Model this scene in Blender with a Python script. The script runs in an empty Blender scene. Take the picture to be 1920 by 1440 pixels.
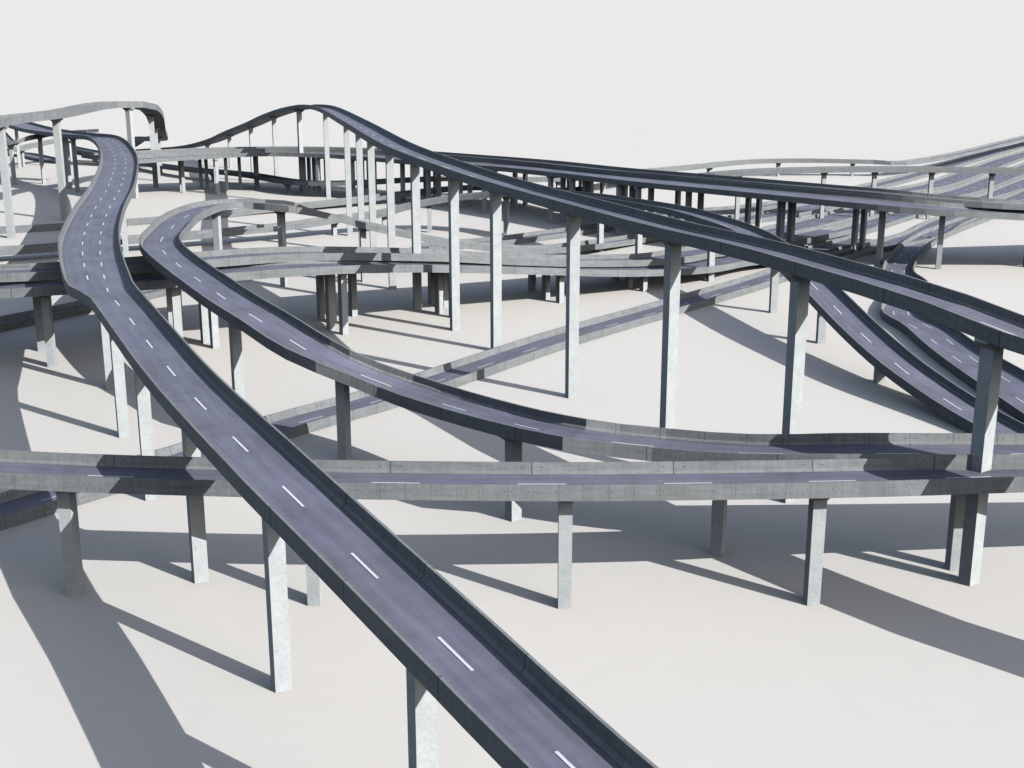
import bpy, math, random
from mathutils import Vector, Matrix
random.seed(7)
S = bpy.context.scene
COL = S.collection
R = math.radians

# ------------------------------------------------------------------ camera
CAM_H = 70.0
PITCH = math.atan(604 / 2318)
cd = bpy.data.cameras.new('camera')
cam = bpy.data.objects.new('camera', cd)
COL.objects.link(cam)
cam.location = (0, 0, CAM_H)
cam.rotation_euler = (math.pi / 2 - PITCH, 0, 0)
cd.sensor_width = 36
cd.lens = 36 * 2318 / 1920
cd.clip_start = 1
cd.clip_end = 90000
S.camera = cam

# ------------------------------------------------------------------ sky and sun
SUN_EL, SUN_AZ = 28.7, 142.0          # elevation, heading in which the light travels (from +X)
w = bpy.data.worlds.new('World')
S.world = w
w.use_nodes = True
nt = w.node_tree
nt.nodes.clear()
wo = nt.nodes.new('ShaderNodeOutputWorld')
bg = nt.nodes.new('ShaderNodeBackground')
bg2 = nt.nodes.new('ShaderNodeBackground')
mix = nt.nodes.new('ShaderNodeMixShader')
sky = nt.nodes.new('ShaderNodeTexSky')
sky.sky_type = 'NISHITA'
sky.sun_disc = False
sky.sun_elevation = R(SUN_EL)
sky.sun_rotation = R(128)
sky.air_density = 1.0
sky.dust_density = 2.0
hsv = nt.nodes.new('ShaderNodeHueSaturation')
hsv.inputs['Saturation'].default_value = 0.8
bg.inputs['Strength'].default_value = 0.105
nt.links.new(sky.outputs[0], hsv.inputs['Color'])
nt.links.new(hsv.outputs[0], bg.inputs['Color'])
bg2.inputs['Color'].default_value = (1.0, 1.0, 1.0, 1)   # white haze low over the horizon
bg2.inputs['Strength'].default_value = 0.375
tc = nt.nodes.new('ShaderNodeTexCoord')
sx = nt.nodes.new('ShaderNodeSeparateXYZ')
mr = nt.nodes.new('ShaderNodeMapRange')
mr.interpolation_type = 'SMOOTHSTEP'
mr.inputs['From Min'].default_value = 0.05
mr.inputs['From Max'].default_value = 0.10
nt.links.new(tc.outputs['Generated'], sx.inputs[0])
nt.links.new(sx.outputs['Z'], mr.inputs['Value'])
nt.links.new(mr.outputs[0], mix.inputs[0])
nt.links.new(bg2.outputs[0], mix.inputs[1])
nt.links.new(bg.outputs[0], mix.inputs[2])
nt.links.new(mix.outputs[0], wo.inputs['Surface'])

sl = bpy.data.lights.new('sun', 'SUN')
sl.energy = 5.0
sl.angle = R(0.2)
sl.color = (1.0, 0.975, 0.94)
so = bpy.data.objects.new('sun', sl)
COL.objects.link(so)
d = Vector((math.cos(R(SUN_AZ)) * math.cos(R(SUN_EL)), math.sin(R(SUN_AZ)) * math.cos(R(SUN_EL)), -math.sin(R(SUN_EL))))
so.rotation_euler = d.to_track_quat('-Z', 'Y').to_euler()
so.location = (600, -450, 410)

S.view_settings.view_transform = 'Standard'
S.view_settings.look = 'None'
S.view_settings.gamma = 1
S.view_settings.exposure = 1.15
S.render.engine = 'CYCLES'
S.cycles.max_bounces = 3
S.cycles.diffuse_bounces = 0
S.cycles.glossy_bounces = 1

# ------------------------------------------------------------------ materials
def nmat(name):
    m = bpy.data.materials.new(name)
    m.use_nodes = True
    t = m.node_tree
    b = t.nodes['Principled BSDF']
    return m, t, b

class N:
    def __init__(s, t): s.t = t
    def new(s, k, **p):
        n = s.t.nodes.new(k)
        for a, v in p.items(): setattr(n, a, v)
        return n
    def val(s, sock, v):
        if hasattr(v, 'is_output'): s.t.links.new(v, sock)
        else: sock.default_value = v
    def math(s, op, a, b=0.0, c=None):
        n = s.new('ShaderNodeMath', operation=op)
        s.val(n.inputs[0], a); s.val(n.inputs[1], b)
        if c is not None: s.val(n.inputs[2], c)
        return n.outputs[0]
    def noise(s, vec, scale, detail=4, rough=.55, sc=(1, 1, 1)):
        mp = s.new('ShaderNodeMapping')
        mp.inputs['Scale'].default_value = sc
        s.t.links.new(vec, mp.inputs[0])
        n = s.new('ShaderNodeTexNoise')
        n.inputs['Scale'].default_value = scale
        n.inputs['Detail'].default_value = detail
        n.inputs['Roughness'].default_value = rough
        s.t.links.new(mp.outputs[0], n.inputs['Vector'])
        return n.outputs['Fac']
    def rng(s, v, a, b, c, d, smooth=False):
        n = s.new('ShaderNodeMapRange')
        if smooth: n.interpolation_type = 'SMOOTHSTEP'
        s.val(n.inputs['Value'], v)
        for k, q in zip(('From Min', 'From Max', 'To Min', 'To Max'), (a, b, c, d)): n.inputs[k].default_value = q
        return n.outputs[0]
    def mixc(s, f, a, b, mode='MIX'):
        n = s.new('ShaderNodeMix', data_type='RGBA', blend_type=mode)
        s.val(n.inputs[0], f)
        for sock, v in ((n.inputs[6], a), (n.inputs[7], b)):
            if hasattr(v, 'is_output'): s.t.links.new(v, sock)
            else: sock.default_value = (*v, 1) if len(v) == 3 else v
        return n.outputs[2]
    def grey(s, v):
        n = s.new('ShaderNodeCombineColor')
        for i in range(3): s.val(n.inputs[i], v)
        return n.outputs[0]
    def bump(s, h, strength, dist, b):
        n = s.new('ShaderNodeBump')
        n.inputs['Strength'].default_value = strength
        n.inputs['Distance'].default_value = dist
        s.t.links.new(h, n.inputs['Height'])
        s.t.links.new(n.outputs[0], b.inputs['Normal'])

def concrete(name, joint, base=(.097, .105, .111)):
    """cast barrier concrete: panel joints every `joint` metres, two lifting holes beside each joint"""
    m, t, b = nmat(name)
    n = N(t)
    uv = n.new('ShaderNodeUVMap').outputs[0]
    ob = n.new('ShaderNodeTexCoord').outputs['Object']
    sp = n.new('ShaderNodeSeparateXYZ'); t.links.new(uv, sp.inputs[0])
    U, V = sp.outputs[0], sp.outputs[1]
    streak = n.noise(uv, 1.0, 5, .6, (.16, 1.1, 1))       # long smears along the panels
    stain = n.noise(uv, 1.0, 4, .6, (1.3, .12, 1))        # rain stains running down
    fine = n.noise(ob, 2.2, 6, .65)
    fac = n.math('ADD', n.rng(streak, .3, .7, -.16, .16), n.rng(stain, .35, .75, .10, -.16))
    fac = n.math('ADD', fac, n.rng(fine, .3, .7, -.10, .10))
    fac = n.math('ADD', fac, 1.0)
    # panel to panel tone
    cell = n.math('FLOOR', n.math('DIVIDE', U, joint))
    wn = n.new('ShaderNodeTexWhiteNoise', noise_dimensions='1D'); t.links.new(cell, wn.inputs['W'])
    fac = n.math('MULTIPLY', fac, n.rng(wn.outputs['Value'], 0, 1, .93, 1.06))
    col = n.mixc(1.0, base, n.grey(fac), 'MULTIPLY')
    warm = n.noise(uv, 1.0, 3, .5, (.07, .4, 1))
    col = n.mixc(n.rng(warm, .5, .75, 0, .35), col, n.mixc(1.0, col, (1.06, .99, .88), 'MULTIPLY'))
    # joints
    fr = n.math('PINGPONG', U, joint / 2)                   # 0 at joint .. joint/2
    half = .10 if joint > 8 else .06
    jm = n.math('LESS_THAN', fr, half)
    jm = n.math('MULTIPLY', jm, .85 if joint > 4 else .35)
    # lifting holes: small rectangles
    hx = n.math('LESS_THAN', n.math('ABSOLUTE', n.math('SUBTRACT', fr, min(1.35, joint * .12))), .17 if joint > 4 else .08)
    hy1 = n.math('LESS_THAN', n.math('ABSOLUTE', n.math('SUBTRACT', V, 1.25)), .075)
    hy2 = n.math('LESS_THAN', n.math('ABSOLUTE', n.math('SUBTRACT', V, 3.05)), .075)
    hm = n.math('MULTIPLY', hx, n.math('MAXIMUM', hy1, hy2))
    dark = n.math('MAXIMUM', jm, n.math('MULTIPLY', hm, .85))
    col = n.mixc(dark, col, (.035, .038, .042))
    t.links.new(col, b.inputs['Base Color'])
    b.inputs['Roughness'].default_value = .85
    b.inputs['Specular IOR Level'].default_value = .25
    h = n.math('SUBTRACT', n.math('MULTIPLY', fine, .3), dark)
    n.bump(h, .4, .03, b)
    return m

def pier_mat():
    m, t, b = nmat('pier_concrete')
    n = N(t)
    ob = n.new('ShaderNodeTexCoord').outputs['Object']
    a = n.noise(ob, 2.6, 5, .7)
    c = n.noise(ob, .5, 3, .5)
    v = n.new('ShaderNodeTexVoronoi'); v.inputs['Scale'].default_value = 4.5; t.links.new(ob, v.inputs['Vector'])
    f = n.math('ADD', n.rng(a, .3, .7, .87, 1.11), n.rng(c, .3, .7, -.07, .07))
    f = n.math('ADD', f, n.rng(v.outputs['Distance'], 0, .6, .05, -.05))
    col = n.mixc(1.0, (.218, .235, .244), n.grey(f), 'MULTIPLY')
    t.links.new(col, b.inputs['Base Color'])
    b.inputs['Roughness'].default_value = .8
    b.inputs['Specular IOR Level'].default_value = .3
    n.bump(a, .25, .03, b)
    return m

def asphalt(name='asphalt'):
    m, t, b = nmat(name)
    n = N(t)
    uv = n.new('ShaderNodeUVMap').outputs[0]
    sp = n.new('ShaderNodeSeparateXYZ'); t.links.new(uv, sp.inputs[0])
    V = sp.outputs[1]
    grain = n.noise(uv, 9.0, 3, .7)
    lng = n.noise(uv, 1.0, 5, .65, (.10, 1.6, 1))
    patch = n.noise(uv, 1.0, 4, .6, (.07, .16, 1))
    patch2 = n.noise(uv, 1.0, 3, .55, (.035, .5, 1))
    cross = n.noise(uv, 1.0, 4, .6, (.5, .12, 1))
    # polished wheel tracks
    wob = n.math('ADD', V, n.rng(n.noise(uv, 1.0, 2, .5, (.03, .0, 1)), .3, .7, -.4, .4))
    tr = n.math('PINGPONG', n.math('ADD', wob, .1), 1.05)
    trk = n.rng(tr, .25, .85, 0, 1, True)
    f = n.math('ADD', n.rng(grain, .3, .7, .88, 1.12), n.rng(lng, .3, .7, -.15, .15))
    f = n.math('ADD', f, n.rng(patch, .3, .7, -.22, .22))
    f = n.math('ADD', f, n.rng(cross, .45, .75, .04, -.12))
    f = n.math('ADD', f, n.math('MULTIPLY', trk, .10))
    col = n.mixc(1.0, (.066, .070, .092), n.grey(f), 'MULTIPLY')
    col = n.mixc(n.rng(patch2, .45, .7, 0, 1), col, n.mixc(1.0, col, (1.03, 1.0, 1.16), 'MULTIPLY'))
    # dust collecting along the kerbs is stored in the second UV as distance to the edge
    t.links.new(col, b.inputs['Base Color'])
    b.inputs['Roughness'].default_value = .72
    b.inputs['Specular IOR Level'].default_value = .35
    n.bump(grain, .25, .02, b)
    return m

def paint_mat():
    m, t, b = nmat('road_paint')
    n = N(t)
    uv = n.new('ShaderNodeUVMap').outputs[0]
    a = n.noise(uv, 3.0, 5, .7)
    f = n.rng(a, .3, .6, .72, 1.0)
    col = n.mixc(1.0, (.37, .385, .42), n.grey(f), 'MULTIPLY')
    t.links.new(col, b.inputs['Base Color'])
    b.inputs['Roughness'].default_value = .6
    return m

def ground_mat():
    m, t, b = nmat('pale_ground')
    n = N(t)
    ob = n.new('ShaderNodeTexCoord').outputs['Object']
    a = n.noise(ob, .012, 4, .5)
    c = n.noise(ob, .25, 5, .6)
    e = n.noise(ob, 3.0, 4, .6)
    f = n.math('ADD', n.rng(a, .3, .7, .99, 1.01), n.rng(c, .3, .7, -.012, .012))
    f = n.math('ADD', f, n.rng(e, .3, .7, -.01, .01))
    col = n.mixc(1.0, (.338, .330, .316), n.grey(f), 'MULTIPLY')
    t.links.new(col, b.inputs['Base Color'])
    b.inputs['Roughness'].default_value = .9
    b.inputs['Specular IOR Level'].default_value = .2
    return m

M_J19 = concrete('barrier_concrete_long', 19.0)
M_J6 = concrete('barrier_concrete', 6.333)
M_J3 = concrete('barrier_concrete_short', 3.167)
JM = {19: M_J19, 6: M_J6, 3: M_J3}
M_PIER = pier_mat()
M_ASPH = asphalt()
M_PAINT = paint_mat()
M_GROUND = ground_mat()

# ------------------------------------------------------------------ helpers
class MB:
    """collects faces with UVs and material slots, then links ONE mesh object"""
    def __init__(s): s.v, s.f, s.uv, s.mi = [], [], [], []
    def face(s, pts, uvs=None, mi=0):
        i = len(s.v)
        s.v += [tuple(p) for p in pts]
        s.f.append(tuple(range(i, i + len(pts))))
        s.uv.append(uvs or [(0, 0)] * len(pts)); s.mi.append(mi)
    def build(s, name, mats, parent=None, loc=None):
        off = Vector(loc) if loc is not None else Vector((0, 0, 0))
        me = bpy.data.meshes.new(name)
        me.from_pydata([tuple(Vector(p) - off) for p in s.v], [], s.f)
        l = me.uv_layers.new(name='UVMap')
        k = 0
        for u in s.uv:
            for q in u: l.data[k].uv = q; k += 1
        for m in (mats if isinstance(mats, (list, tuple)) else [mats]): me.materials.append(m)
        for p, mi in zip(me.polygons, s.mi): p.material_index = mi
        me.update()
        import bmesh
        bm = bmesh.new(); bm.from_mesh(me)
        bmesh.ops.remove_doubles(bm, verts=bm.verts, dist=1e-4)
        bm.to_mesh(me); bm.free()
        o = bpy.data.objects.new(name, me)
        COL.objects.link(o)
        if parent is not None:
            o.parent = parent
            o.location = off - parent.location
        else: o.location = off
        return o

def tag(o, label=None, cat=None, group=None, kind=None):
    if label: o['label'] = label
    if cat: o['category'] = cat
    if group: o['group'] = group
    if kind: o['kind'] = kind
    return o

def crom(K, n):
    P = [2 * K[0] - K[1]] + K + [2 * K[-1] - K[-2]]
    out = []
    for i in range(1, len(P) - 2):
        p0, p1, p2, p3 = P[i - 1:i + 3]
        for j in range(n):
            t = j / n
            out.append((i - 1 + t, .5 * ((2 * p1) + (-p0 + p2) * t + (2 * p0 - 5 * p1 + 4 * p2 - p3) * t * t + (-p0 + 3 * p1 - 3 * p2 + p3) * t ** 3)))
    out.append((len(K) - 1.0, K[-1].copy()))
    return out

class Path:
    """stations every `step` metres along a smooth line through the knots; z is the barrier top"""
    def __init__(s, K, W, step):
        K = [Vector(k) for k in K]
        for k in K: k.z = max(k.z, 2.1)
        dense = crom(K, 24)
        acc = [0.0]
        for a, b in zip(dense, dense[1:]): acc.append(acc[-1] + (b[1].xy - a[1].xy).length)
        n = max(2, round(acc[-1] / step))
        s.p, s.w, s.s = [], [], []
        s.fh = FH; s.rd = FH - .6
        k = 0
        for i in range(n + 1):
            t = acc[-1] * i / n
            while k < len(acc) - 2 and acc[k + 1] < t: k += 1
            f = (t - acc[k]) / max(1e-6, acc[k + 1] - acc[k])
            q = dense[k][1].lerp(dense[k + 1][1], f)
            q.z = max(q.z, 2.1)
            kk = dense[k][0] + (dense[k + 1][0] - dense[k][0]) * f
            if isinstance(W, list):
                j = min(int(kk), len(W) - 2); ww = W[j] + (W[j + 1] - W[j]) * (kk - j)
            else: ww = W
            s.p.append(q); s.w.append(ww); s.s.append(t)
        s.n, s.m = [], []
        for i in range(n + 1):
            a = s.p[max(0, i - 1)]; b = s.p[min(n, i + 1)]
            d = (b.xy - a.xy).normalized()
            s.n.append(Vector((-d.y, d.x)))
    def at(s, i, x, dz):
        """x metres to the left of the centre line, dz below the barrier top"""
        q = s.p[i]; nn = s.n[i]
        return Vector((q.x + nn.x * x, q.y + nn.y * x, q.z + dz))
    def lerp(s, t, x, dz):
        import bisect
        k = min(max(bisect.bisect_right(s.s, t) - 1, 0), len(s.s) - 2)
        f = (t - s.s[k]) / (s.s[k + 1] - s.s[k])
        xa = x(k) if callable(x) else x
        xb = x(k + 1) if callable(x) else x
        return s.at(k, xa, dz).lerp(s.at(k + 1, xb, dz), f)

FH = 2.1        # fascia height (barrier plus slab)

def barrier_mesh(P, side):
    mb = MB()
    FH = P.fh; h = P.rd
    PROF = [(0, -FH), (0, 0), (.30, 0), (.43, -h + .38), (.82, -h + .08), (.82, -FH)]
    cum = [0]
    for a, b in zip(PROF, PROF[1:]): cum.append(cum[-1] + math.hypot(b[0] - a[0], b[1] - a[1]))
    for i in range(len(P.p) - 1):
        for j in range(len(PROF) - 1):
            q = []
            for (ii, jj) in ((i, j), (i + 1, j), (i + 1, j + 1), (i, j + 1)):
                x, dz = PROF[jj]
                q.append(P.at(ii, side * (P.w[ii] / 2 - x), dz))
            uvs = [(P.s[i], cum[j]), (P.s[i + 1], cum[j]), (P.s[i + 1], cum[j + 1]), (P.s[i], cum[j + 1])]
            if side < 0: q.reverse(); uvs.reverse()
            mb.face(q, uvs)
        q = [P.at(i, side * P.w[i] / 2, -FH), P.at(i, side * (P.w[i] / 2 - .82), -FH), P.at(i + 1, side * (P.w[i + 1] / 2 - .82), -FH), P.at(i + 1, side * P.w[i + 1] / 2, -FH)]
        if side < 0: q.reverse()
        mb.face(q, [(P.s[i], 5), (P.s[i], 6), (P.s[i + 1], 6), (P.s[i + 1], 5)])
    for i in (0, len(P.p) - 1):
        q = [P.at(i, side * (P.w[i] / 2 - x), dz) for x, dz in PROF]
        mb.face(q, [(P.s[i] + 4 + x, dz) for x, dz in PROF])
    return mb

def deck_mesh(P, lanes, ground, t0=0.0):
    mb = MB()
    FH = P.fh; RD = P.rd
    bot = -FH + .01
    n = len(P.p)
    for i in range(n - 1):
        a, b = P.w[i] / 2 - .6, P.w[i + 1] / 2 - .6
        mb.face([P.at(i, a, -RD), P.at(i, -a, -RD), P.at(i + 1, -b, -RD), P.at(i + 1, b, -RD)],
                [(P.s[i], a), (P.s[i], -a), (P.s[i + 1], -b), (P.s[i + 1], b)])
        if not ground:
            mb.face([P.at(i, a, bot), P.at(i + 1, b, bot), P.at(i + 1, -b, bot), P.at(i, -a, bot)],
                    [(P.s[i], a + 30), (P.s[i + 1], b + 30), (P.s[i + 1], -b + 30), (P.s[i], -a + 30)])
    for i in (0, n - 1):
        a = P.w[i] / 2 - .6
        mb.face([P.at(i, a, -RD), P.at(i, -a, -RD), P.at(i, -a, bot), P.at(i, a, bot)])
    # painted dashes, a sheet 8 mm above the asphalt
    t = t0
    L = P.s[-1]
    while t + 6.4 < L:
        for lane in lanes:
            if callable(lane):
                off = lane(t)
                if off is None: continue
            else: off = lane
            c = [0, 1.6, 3.2, 4.8, 6.3]
            for u0, u1 in zip(c, c[1:]):
                if callable(lane):
                    f0 = lane(t + u0) or off; f1 = lane(t + u1) or off
                else: f0 = f1 = off
                hw = .14
                mb.face([P.lerp(t + u0, f0 + hw, -RD + .05), P.lerp(t + u0, f0 - hw, -RD + .05), P.lerp(t + u1, f1 - hw, -RD + .05), P.lerp(t + u1, f1 + hw, -RD + .05)],
                        [(t + u0, hw), (t + u0, -hw), (t + u1, -hw), (t + u1, hw)], 1)
        t += 19.0
    return mb

# ------------------------------------------------------------------ photograph pixel -> ground point (used for where each pier stands)
sp_, cp_ = math.sin(PITCH), math.cos(PITCH)
def ground_at(u, v):
    x = (u - 960) / 2318; y = (v - 720) / 2318
    t = CAM_H / (sp_ + y * cp_)
    return Vector((x * t, (cp_ - y * sp_) * t))
def proj(p):
    z = p.z - CAM_H
    dd = p.y * cp_ - z * sp_
    return (960 + 2318 * p.x / dd, 720 + 2318 * (-p.y * sp_ - z * cp_) / dd)

def box(mb, M, hx, hy, z0, z1, hx1=None, hy1=None):
    hx1 = hx if hx1 is None else hx1; hy1 = hy if hy1 is None else hy1
    b = [Vector((sx_ * hx, sy_ * hy, z0)) for sx_, sy_ in ((-1, -1), (1, -1), (1, 1), (-1, 1))]
    t = [Vector((sx_ * hx1, sy_ * hy1, z1)) for sx_, sy_ in ((-1, -1), (1, -1), (1, 1), (-1, 1))]
    b = [M @ p for p in b]; t = [M @ p for p in t]
    for i in range(4):
        j = (i + 1) % 4
        mb.face([b[i], b[j], t[j], t[i]])
    mb.face(list(reversed(b))); mb.face(t)

def capital_mesh(M, hx, half0, half1, zb, zt):
    """hammerhead: straight slab on top, sloping down to the shaft; x = along the road, y = across"""
    mb = MB()
    z1 = zt - .6
    pr = [(-half0, zb), (half0, zb), (half1, z1), (half1, zt), (-half1, zt), (-half1, z1)]
    f = [M @ Vector((hx, y, z)) for y, z in pr]; g = [M @ Vector((-hx, y, z)) for y, z in pr]
    mb.face(f); mb.face(list(reversed(g)))
    for i in range(6):
        j = (i + 1) % 6
        mb.face([f[j], f[i], g[i], g[j]])
    return mb

def nearest(P, g):
    """(segment, fraction) of the centre line nearest to ground point g"""
    best = None
    for i in range(len(P.p) - 1):
        a, b = P.p[i].xy, P.p[i + 1].xy
        ab = b - a
        f = min(1, max(0, (g - a).dot(ab) / ab.length_squared))
        d2 = (a + ab * f - g).length
        if best is None or d2 < best[0]: best = (d2, i, f)
    return best[1], best[2]

def by_head(P, u, v):
    best = None
    for i in range(len(P.p) - 1):
        for k in range(12):
            f = k / 12
            q = P.p[i].lerp(P.p[i + 1], f) + Vector((0, 0, -P.fh))
            if q.y < 20: continue
            a, b = proj(q)
            d2 = abs(a - u) + .4 * abs(b - v)
            if best is None or d2 < best[0]: best = (d2, i, f)
    return best[1], best[2]

def add_pier(P, root, g, st, cols=1, gap=6.0, sx=.86, sy=.98):
    """a pier standing at ground point g under station st = (segment, fraction)"""
    i, f = st
    dd = P.p[i + 1] - P.p[i]
    ang = math.atan2(dd.y, dd.x)
    slope = abs(dd.z) / max(.1, dd.xy.length)
    zt = P.p[i].z + dd.z * f - P.fh + .02 + .25 * min(1, slope * 4)
    if zt < 1.6: return
    M = Matrix.Translation((g.x, g.y, 0)) @ Matrix.Rotation(ang, 4, 'Z')
    ch = min(1.6, zt * .4)
    if cols == 1:
        mb = MB(); box(mb, M, sx, sy, -.1, zt - ch + .02, sx * 1.04, sy * 1.04)
        pier = mb.build('pier', M_PIER, root, (g.x, g.y, 0))
        c = capital_mesh(M, sx * 1.08, sy * 1.08, min(sy + 1.5, P.w[i] / 2 - .5), zt - ch, zt).build('capital', M_PIER, root, (g.x, g.y, 0))
        c.parent = pier; c.location = (0, 0, 0)
    else:
        mb = MB(); box(mb, M, sx * 1.1, gap / 2 + 1.7, zt - .95, zt)
        pier = mb.build('pier', M_PIER, root, (g.x, g.y, 0))
        for s_ in (-1, 1):
            M2 = M @ Matrix.Translation((0, s_ * gap / 2, 0))
            mc = MB(); box(mc, M2, sx, sy * .95, -.1, zt - .93)
            c = mc.build('column', M_PIER, root, (g.x, g.y, 0)); c.parent = pier; c.location = (0, 0, 0)

#@@ROADS@@
ROAD = {}
ROAD['R2'] = (9.4, [[-243.3,174.1,18.78],[-163.7,166.1,18.78],[-104.0,160.1,18.78],[-79.2,157.6,18.78],[-57.9,155.4,18.5],[-35.5,153.4,18.49],[-14.5,151.9,18.63],[6.9,151.6,18.56],[26.9,152.1,18.57],[44.6,153.3,18.46],[59.3,155.7,18.04],[80.0,157.6,18.07],[104.9,159.9,18.07],[164.7,165.3,18.07],[244.3,172.5,18.07]])
ROAD['R1'] = ([7.4, 7.4, 7.4, 7.6, 8.0, 8.4, 8.8, 8.9, 9.4, 12.9, 14.9, 14.9, 14.9, 14.9, 14.9, 15.9, 17.9, 17.9, 17.9], [[53.8,-13.4,24.9],[24.3,38.8,24.9],[9.6,65.0,24.9],[2.0,78.4,25.23],[-5.1,91.5,25.59],[-16.3,111.7,26.27],[-26.6,129.7,27.28],[-47.0,168.9,27.99],[-72.7,224.6,28.19],[-84.3,249.4,27.22],[-107.4,313.3,26.76],[-125.8,377.9,27.29],[-141.3,442.8,29.28],[-171.4,546.5,31.43],[-211.8,654.1,32.44],[-241.3,692.8,32.18],[-283.4,753.6,31.79],[-363.6,897.9,31.05],[-513.8,1134.8,30.08]])
ROAD['R3'] = (10.2, [[246.8,170.5,18.43],[166.8,167.8,18.43],[106.9,165.7,18.43],[81.9,164.9,18.43],[63.5,164.3,18.58],[47.4,164.2,18.7],[33.0,169.1,17.15],[19.5,175.2,16.39],[7.8,177.5,17.31],[-5.1,193.3,15.88],[-19.7,208.7,16.11],[-34.8,216.0,20.34],[-47.3,232.9,22.67],[-61.9,255.4,24.65],[-87.5,307.5,26.07],[-92.8,334.6,27.26],[-94.5,360.9,28.12],[-92.3,390.7,27.61],[-81.7,397.3,27.02],[-69.0,391.7,26.49],[-54.1,400.2,21.5],[-35.5,407.0,16.23],[-17.4,416.3,11.45],[6.3,433.0,7.05],[32.3,469.4,3.75],[67.9,514.5,0.04]])
ROAD['R4'] = (9.3, [[150,55,33],[128,80,33],[112,97,33.5],[101,108,34],[91,121,34.8],[76.1,141.4,35.43],[67.2,157.4,36.38],[58.4,170.1,38.92],[51.0,184.4,39.84],[40.9,204.2,40.87],[28.2,224.7,41.66],[15.5,250.6,42.5],[-1.2,295.4,42.68],[-14.2,323.7,44.04],[-33.5,372.6,46.39],[-57.6,469.6,48.51],[-89.2,611.7,48.98],[-107.9,674.5,48.09],[-118,692,46.5],[-131,722,43.5],[-148,762,38.5],[-164,799,33],[-189,848,25],[-214,899,16.5],[-243,940,9.5],[-280,976,5],[-301,997,2.7]])
ROAD['R5'] = (9.2, [[-202.7,428.6,45.76],[-207.2,511.1,48.39],[-203.7,566.8,49.0],[-207.3,637.4,50.33],[-198.3,665.8,50.03],[-196.1,679.9,48.51],[-206.9,733.1,41.37],[-217.7,774.5,30.95],[-240.8,859.4,21.01],[-279.0,942.9,15.81],[-297.1,981.3,9.09],[-314.7,999.3,3.65]])
ROAD['R6a'] = (27.5, [[302.1,434.0,18.09],[242.2,432.6,18.09],[212.2,431.9,18.09],[182.4,431.2,19.67],[148.0,429.9,21.89],[122.0,444.9,23.01],[90.2,476.6,23.45],[61.1,512.2,23.24],[33.0,553.5,23.02],[0.4,595.6,22.75],[-36.6,629.8,22.45],[-80.2,671.3,22.47],[-118.6,691.8,22.5],[-146.6,695.0,22.1],[-172.3,687.8,21.22],[-193.3,676.3,20.66],[-214.8,658.1,20.27]])
ROAD['R6b'] = (15.4, [[299.3,469.4,20.47],[240.4,457.7,20.47],[211.0,451.8,20.47],[180.7,445.8,21.42],[154.0,454.0,22.58],[137.0,464.0,23.49],[107.4,492.0,23.87],[78.4,525.2,23.78],[46.7,563.9,23.43],[14.7,608.8,23.3],[-21.2,646.2,23.29],[-66.3,688.6,23.19],[-111.5,711.5,23.02],[-148.2,716.1,22.76],[-180.3,707.8,22.43],[-205.4,693.8,22.05],[-229.0,675.0,21.66]])
ROAD['R7a'] = (16.9, [[-228.4,282.7,18.32],[-168.5,284.8,18.32],[-138.5,285.8,18.32],[-120.1,286.4,19.61],[-105.5,287.4,20.38],[-91.5,296.4,19.66],[-73.1,310.5,19.47],[-54.6,318.3,19.57],[-37.0,331.6,17.98],[-15.2,348.9,14.93],[7.0,364.6,11.75],[31.2,381.9,8.32],[58.0,402.8,5.82],[77.1,426.5,4.58],[107.7,453.2,2.69],[144.0,499.0,1.47]])
ROAD['R7b'] = (15.1, [[-228.8,297.0,20.77],[-168.8,298.6,20.77],[-138.8,299.4,20.77],[-120.9,299.8,21.14],[-110.5,301.9,21.4],[-99.4,307.8,21.32],[-79.7,321.4,21.06],[-62.4,331.9,20.77],[-45.6,343.3,19.27],[-23.2,359.5,16.37],[-0.7,375.1,12.77],[22.7,392.9,9.42],[48.9,412.4,7.07],[67.8,436.2,5.99],[97.0,463.2,5.18],[133.1,507.6,4.35]])
ROAD['R8'] = ([10.4, 10.4, 10.4, 10.4, 10.4, 10.4, 10.4, 10.4, 10.4, 10.4, 10.4, 11.3, 15.9, 15.9, 15.9, 15.9], [[-90.5,173.2,2.11],[-81.1,184.3,2.12],[-72.3,196.3,2.14],[-59.3,211.4,2.05],[-43.9,233.6,2.09],[-28.7,251.5,2.02],[-12.2,274.9,2.1],[13.2,311.9,2.14],[45.4,352.6,2.07],[74.9,390.2,2.1],[99.0,423.6,2.1],[125.6,459.7,2.14],[164.9,501.2,2.09],[194.6,550.8,2.12],[243.6,624.0,2.12],[318.5,726.2,2.1]])
ROAD['R9a'] = (9.7, [[-203.2,433.4,4.73],[-185.0,444.7,4.88],[-170.8,453.3,4.77],[-158.0,461.8,5.24],[-144.6,470.1,5.54],[-126.7,480.4,5.49],[-106.2,493.3,6.01],[-88.4,504.4,6.59],[-71.5,516.0,7.99],[-56.4,523.1,8.87],[-41.0,525.5,12.65],[-22.0,524.5,15.87],[-6.4,518.9,17.56],[6.8,510.2,19.4],[22.7,488.1,20.53],[34.0,468.3,21.26],[52.7,431.8,21.87],[61.8,408.8,21.71],[72.2,376.7,20.42],[76.9,344.9,17.89],[79.3,309.5,13.84],[81.6,284.5,10.17],[84.8,261.5,6.84],[90.2,242.1,3.69],[95.2,225.1,1.85],[98.8,206.5,0.19]])
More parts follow.
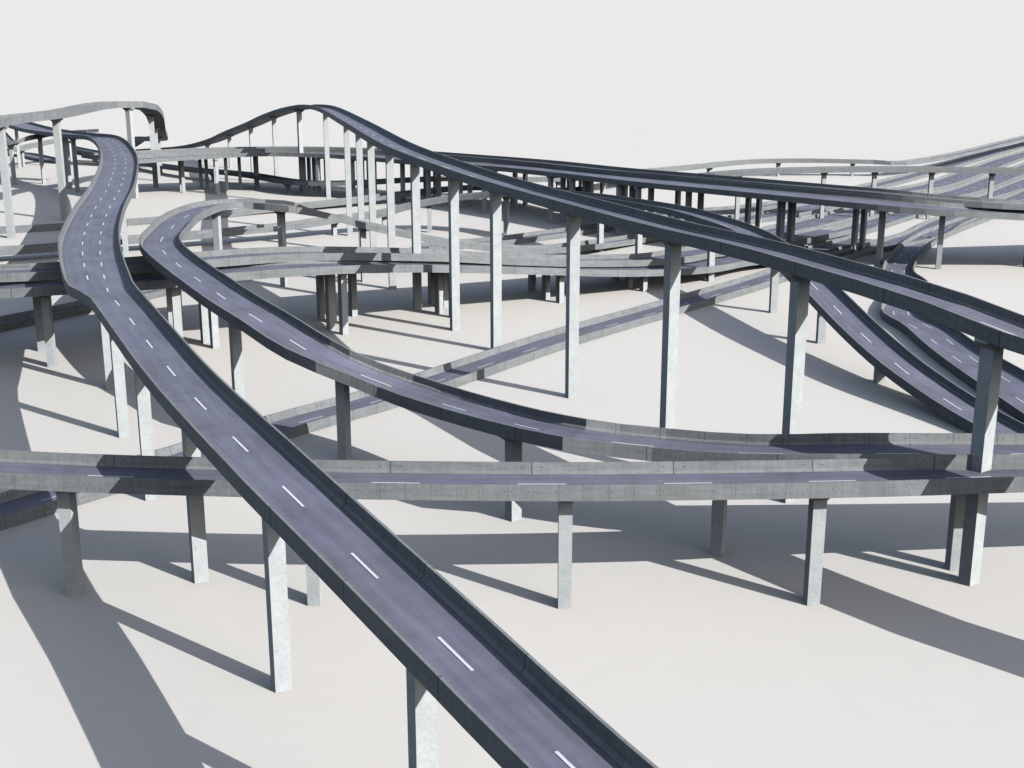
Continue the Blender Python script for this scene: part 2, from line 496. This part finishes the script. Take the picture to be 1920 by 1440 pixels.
ROAD['R9b'] = (9.4, [[-238.8,512.1,2.36],[-216.9,523.1,1.97],[-198.4,532.1,1.53],[-168.7,550.7,1.5],[-138.6,575.1,1.91],[-118.6,593.5,2.75],[-88.4,615.2,3.57],[-54.7,639.2,5.5],[-22.1,649.5,7.58],[8.8,627.1,8.81],[28.6,595.1,12.02],[49.0,585.6,15.9],[70.0,572.4,18.96],[88.8,564.1,21.51],[111.3,565.3,23.0],[144.9,568.4,23.71],[179.6,569.4,23.78],[203.7,568.4,23.55],[232.3,566.9,23.32],[262.6,565.2,23.08]])
ROAD['R10'] = (9.3, [[-370.0,1037.0,3.53],[-302.4,931.9,4.23],[-251.3,844.6,5.27],[-201.8,777.8,6.39],[-158.5,732.8,7.39],[-116.1,675.1,7.95],[-84.5,660.7,9.0],[-58.5,662.4,10.17],[-29.9,668.8,10.69],[0.5,669.0,10.02],[25.8,675.2,9.74],[48.3,687.8,9.68],[73.8,719.2,9.7],[108.7,753.1,9.77],[146.0,781.5,10.58],[181.1,790.5,10.77],[224.0,790.7,10.04],[251.5,795.3,9.22],[315.7,873.8,9.92],[409.8,1013.5,10.99],[577.0,1254.1,11.96]])
ROAD['HA'] = (12.4, [[93.9,590.8,2.12],[112.2,601.5,2.1],[147.2,635.7,2.09],[192.6,694.3,2.05],[228.3,745.4,2.12],[277.0,821.3,2.1],[340.4,923.2,2.11],[436.0,1072.5,2.11],[633.6,1375.3,2.1]])
ROAD['HB'] = (16.9, [[85.4,539.2,2.08],[104.8,560.5,2.14],[132.6,588.0,2.05],[163.0,629.8,2.09],[209.2,680.8,2.11],[248.5,725.8,2.09],[324.5,852.4,2.11],[388.8,956.2,2.12],[558.4,1209.2,2.1]])
ROAD['HC'] = (17.5, [[99.6,501.9,2.09],[122.9,532.6,2.14],[152.1,572.3,2.09],[184.7,617.6,2.13],[240.3,673.9,2.03],[307.2,778.1,2.09],[421.8,962.6,2.13]])
ROAD['HD'] = (14.5, [[100.7,466.9,2.1],[122.5,492.2,2.09],[150.9,532.9,2.1],[192.0,590.0,2.12],[242.8,641.6,2.04],[301.9,733.1,2.12],[428.1,933.5,2.13]])
ROAD['R15'] = ([10.6, 10.6, 10.6, 10.6, 10.2, 10.2, 11.1, 12.4, 13.3, 15.0, 15.9], [[226.7,585.9,2.1],[191.7,535.6,2.1],[168.7,500.0,2.06],[149.1,461.3,2.29],[131.1,416.1,1.68],[126.3,385.2,2.47],[110.7,345.9,1.49],[110.5,322.7,2.35],[109.1,293.2,2.22],[109.3,261.4,2.28],[110.1,226.0,2.08]])
ROAD['R17'] = (9.5, [[-150.1,305.8,2.1],[-139.1,328.7,2.14],[-132.0,340.7,2.09],[-123.7,354.8,2.05],[-111.0,378.9,2.08],[-96.6,404.4,2.24],[-79.2,415.5,2.02],[-59.2,426.5,2.1],[-30.7,439.3,2.1],[-11.8,447.4,2.1]])
ROAD['R16'] = (11.6, [[-34.6,472.9,2.1],[-21.2,480.6,2.14],[-3.7,491.1,2.05],[23.0,516.0,2.12],[51.5,544.2,2.11],[84.4,576.6,2.1]])
ROAD['R18'] = (9.2, [[-360.6,797.7,12.54],[-340.8,848.9,12.93],[-331.6,871.3,15.15],[-317.9,890.7,17.77],[-301.7,908.2,18.9]])
ROAD['R19'] = (9.2, [[-371.4,794.0,38.15],[-318.8,761.6,34.17],[-294.3,735.2,24.95],[-284.2,734.4,27.62],[-268.1,742.0,30.24],[-242.6,729.7,32.25]])
ROAD['R20'] = (14.6, [[-387.0,972.2,2.21],[-368.4,954.8,2.11],[-327.3,899.9,1.97],[-292.5,879.2,2.14],[-255.1,854.7,2.09]])

def add_road(key, label, cat='viaduct', group=None, piers=(), lanes=(0.0,), j=(19, 19), step=6.333, t0=0.0, ground=False, sizes=(.86, .98), fh=2.1, rd=None):
    W, K = ROAD[key]
    P = Path(K, W, step)
    P.fh = fh
    P.rd = rd or fh - .6
    deck = deck_mesh(P, [f(P) if callable(f) else f for f in lanes], ground, t0)
    if ground:
        o = deck.build('road', [M_ASPH, M_PAINT], None, P.p[0] * 1.0)
        o['kind'] = 'structure'
        for side, lab, jj in ((1, label[0], j[0]), (-1, label[1], j[1])):
            bo = barrier_mesh(P, side).build('concrete_barrier', JM[jj], None, P.at(0, side * P.w[0] / 2, -FH))
            tag(bo, lab, 'barrier', 'concrete barriers beside the ground level roads')
        return P
    root = bpy.data.objects.new('viaduct', None)
    COL.objects.link(root)
    root.location = (P.p[0].x, P.p[0].y, 0)
    tag(root, label, cat, group)
    deck.build('road_deck', [M_ASPH, M_PAINT], root, (P.p[0].x, P.p[0].y, P.p[0].z))
    barrier_mesh(P, 1).build('barrier', JM[j[0]], root, (P.p[0].x, P.p[0].y, P.p[0].z))
    barrier_mesh(P, -1).build('barrier', JM[j[1]], root, (P.p[0].x, P.p[0].y, P.p[0].z))
    for sp in piers:
        kind = sp[0]
        st = nearest(P, ground_at(sp[1], sp[2])) if kind in ('s', 'b', 'x', 'xb', 'free') else by_head(P, sp[1], sp[2])
        i, f = st
        c = P.p[i].xy.lerp(P.p[i + 1].xy, f)
        n_ = P.n[i].lerp(P.n[i + 1], f).normalized()
        if kind == 'free': c = ground_at(sp[1], sp[2])
        if kind in ('x', 'xb'):
            lim = max(0, P.w[i] / 2 - (5.5 if kind == 'xb' else 2))
            rel = (ground_at(sp[1], sp[2]) - c).dot(n_)
            c = c + n_ * min(lim, max(-lim, rel))
        if kind == 's':
            rel = (ground_at(sp[1], sp[2]) - c).dot(n_)
            c = c + n_ * min(1.5, max(-1.5, rel))
        two = kind in ('b', 'tb', 'xb')
        add_pier(P, root, c, st, 2 if two else 1, min(7.0, P.w[i] - 4), *sizes)
    return P

#@@BUILD@@
# ground
mb = MB()
G = 30000
mb.face([(-G, -G, 0), (G, -G, 0), (G, G, 0), (-G, G, 0)], [(0, 0), (1, 0), (1, 1), (0, 1)])
g = mb.build('ground', M_GROUND)
g['kind'] = 'structure'

def wide(frac0, frac1, from_s=0.0, upto=1e9):
    """lane line whose offset is a share of the half width, blending in with the widening"""
    def make(P):
        def f(t):
            if t < from_s or t > upto: return None
            import bisect
            k = min(max(bisect.bisect_right(P.s, t) - 1, 0), len(P.s) - 2)
            wk = P.w[k] + (P.w[k + 1] - P.w[k]) * (t - P.s[k]) / (P.s[k + 1] - P.s[k])
            hw = wk / 2
            k2 = min(1.0, max(0.0, (wk - 9.6) / 5.0))
            return hw * (frac0 + (frac1 - frac0) * k2)
        return f
    return make

add_road('R1', 'long viaduct sweeping diagonally from the bottom edge up to a wide three lane bend', piers=[
    ('t', 783, 1270), ('s', 528, 1290), ('s', 376, 1088), ('s', 283, 935), ('s', 232, 818), ('s', 208, 728), ('s', 240, 478), ('s', 178, 350), ('s', 155, 353), ('s', 142, 374), ('s', 82, 365), ('s', 42, 315)],
    lanes=[wide(0, -.33), wide(.33, .24, 305)], j=(19, 19), step=10.0, t0=2.0, group='elevated viaducts')
add_road('R2', 'level viaduct crossing the whole foreground below the curving ramp', piers=[
    ('s', 142, 1113), ('s', 592, 1131), ('s', 1058, 1136), ('s', 1521, 1130), ('t', -260, 930)],
    j=(19, 3), t0=17.1, group='elevated viaducts')
add_road('R3', 'hairpin loop ramp turning back on itself left of the centre', piers=[
    ('s', 949, 977), ('s', 1345, 1037), ('s', 1787, 1065), ('t', 642, 712), ('t', 437, 612), ('s', 383, 655), ('s', 360, 640), ('s', 345, 612), ('s', 332, 590), ('t', 405, 408), ('t', 527, 407), ('t', 680, 432)],
    j=(19, 6), group='elevated viaducts')
add_road('R4', 'tallest arched viaduct rising over the centre on high piers and falling towards the right edge', piers=[
    ('free', 1816, 1092), ('s', 1464, 941)] + [
    ('t', u, v) for u, v in ((1262, 455), (1076, 402), (930, 362), (849, 335), (777, 307), (730, 288), (694, 270), (672, 255), (649, 232), (610, 212), (560, 212), (513, 225), (470, 243), (430, 257), (388, 270), (345, 277))],
    j=(19, 19), step=12, sizes=(.95, 1.1), group='elevated viaducts')
add_road('R5', 'high pale ramp at the far upper left ending in a tight turn above its piers', piers=[
    ('s', 27, 446), ('t', 105, 236), ('s', 254, 372), ('s', 277, 352), ('s', 295, 339), ('s', 301, 326)], j=(6, 6), step=20, lanes=(), fh=3.2, sizes=(1.15, 1.35), group='elevated viaducts')
add_road('R6a', 'nearer deck of the long twin viaduct running behind the arch to the right edge', piers=[
    ('s', 1763, 513), ('s', 1648, 495), ('s', 1899, 492), ('b', 1500, 470), ('b', 1450, 480), ('b', 1280, 455), ('xb', 1155, 441), ('xb', 1120, 455), ('xb', 1002, 421), ('xb', 966, 435), ('xb', 904, 400), ('b', 820, 395), ('b', 740, 390), ('xb', 607, 378), ('xb', 505, 381), ('xb', 414, 368), ('xb', 327, 354), ('x', 426, 360), ('b', 690, 384)],
    j=(19, 19), lanes=(-3.5, 3.5), rd=1.75, group='elevated viaducts')
add_road('R6b', 'farther deck of the long twin viaduct, seen as a band against the white sky', piers=[
    ('b', 1664, 458), ('b', 1470, 440), ('b', 1330, 425), ('b', 1180, 418), ('b', 1040, 405), ('b', 930, 392), ('b', 770, 372), ('x', 637, 370), ('x', 655, 366), ('x', 539, 366), ('x', 451, 354), ('x', 362, 342), ('x', 376, 341), ('b', 580, 352), ('b', 490, 346), ('b', 1100, 410)],
    j=(19, 19), lanes=(), group='elevated viaducts')
add_road('R7a', 'nearer deck of the low twin viaduct curving behind the tall piers in the middle', piers=[
    ('s', 97, 687), ('b', 631, 622), ('b', 838, 592), ('b', 1040, 565), ('b', 380, 640), ('b', 1180, 540)], j=(6, 19), lanes=(0.0,), t0=5, group='elevated viaducts')
add_road('R7b', 'farther deck of the low twin viaduct with a bright sunlit outer barrier', piers=[
    ('b', 600, 596), ('b', 803, 568), ('b', 980, 542), ('s', 534, 549), ('s', 100, 640), ('b', 1130, 520)], j=(6, 6), lanes=(), group='elevated viaducts')
add_road('R9a', 'ramp that crests behind the arched viaduct and descends beneath it to the lower right', piers=[
    ('s', 627, 441), ('s', 803, 441), ('s', 869, 422), ('s', 957, 437), ('s', 1125, 472), ('s', 1363, 525), ('s', 1449, 586), ('s', 1538, 643), ('s', 1648, 717), ('t', 720, 410), ('t', 1200, 400)],
    j=(19, 19), t0=8, group='elevated viaducts')
add_road('R9b', 'slim far ramp rising from the left to a level deck near the right edge', piers=[
    ('t', 1386, 332), ('t', 1545, 326), ('t', 1640, 325), ('t', 1747, 325), ('t', 1860, 326), ('t', 1190, 352), ('t', 1055, 372), ('t', 960, 382), ('t', 1290, 342)],
    j=(19, 19), lanes=(), group='elevated viaducts')
add_road('R10', 'farthest low viaduct winding along the horizon behind every other deck', piers=[
    ('t', 540, 350), ('t', 688, 352), ('t', 817, 342), ('t', 1046, 343), ('t', 400, 335), ('t', 1189, 330), ('t', 1330, 315), ('t', 1460, 312), ('t', 1600, 314)],
    j=(6, 6), step=9.5, lanes=(), group='elevated viaducts')
add_road('R18', 'short lower deck tucked under the left bend of the three lane viaduct', piers=[('t', 40, 290), ('t', 75, 280), ('t', 130, 275)], lanes=(), j=(19, 19), group='elevated viaducts')
add_road('R19', 'slanting deck that joins the three lane viaduct at the left edge', piers=[('t', 75, 270), ('t', 20, 275)], lanes=(), j=(19, 19), group='elevated viaducts')

add_road('R8', ('far side barrier of the diagonal ground road crossing under the tall piers', 'near side barrier of the diagonal ground road crossing under the tall piers'), ground=True, j=(6, 6), t0=3)
add_road('HA', ('far barrier of the farthest slanting ground road at the right', 'near barrier of the farthest slanting ground road at the right'), ground=True, j=(3, 3), lanes=(0.0,))
add_road('HB', ('far barrier of the second slanting ground road from the back at the right', 'near barrier of the second slanting ground road from the back at the right'), ground=True, j=(3, 3), lanes=(-1.6, 1.6))
add_road('HC', ('far barrier of the third slanting ground road from the back at the right', 'near barrier of the third slanting ground road from the back at the right'), ground=True, j=(3, 3), lanes=(-2.4, 2.4))
add_road('HD', ('far barrier of the slanting ground road just behind the forking one', 'near barrier of the slanting ground road just behind the forking one'), ground=True, j=(3, 3), lanes=(-2.2, 2.2))
add_road('R15', ('outer barrier of the S shaped ground road that forks at the right', 'inner barrier of the S shaped ground road that forks at the right'), ground=True, j=(6, 6), lanes=(-2.0, 2.0))
add_road('R16', ('far barrier of the short ground road right of centre behind the arch', 'near barrier of the short ground road right of centre behind the arch'), ground=True, j=(6, 6), lanes=())
add_road('R17', ('far barrier of the shaded ground road under the left viaducts', 'near barrier of the shaded ground road under the left viaducts'), ground=True, j=(19, 19))
add_road('R20', ('far barrier of the shaded curving road below the left skyline decks', 'near barrier of the shaded curving road below the left skyline decks'), ground=True, j=(6, 6), lanes=())
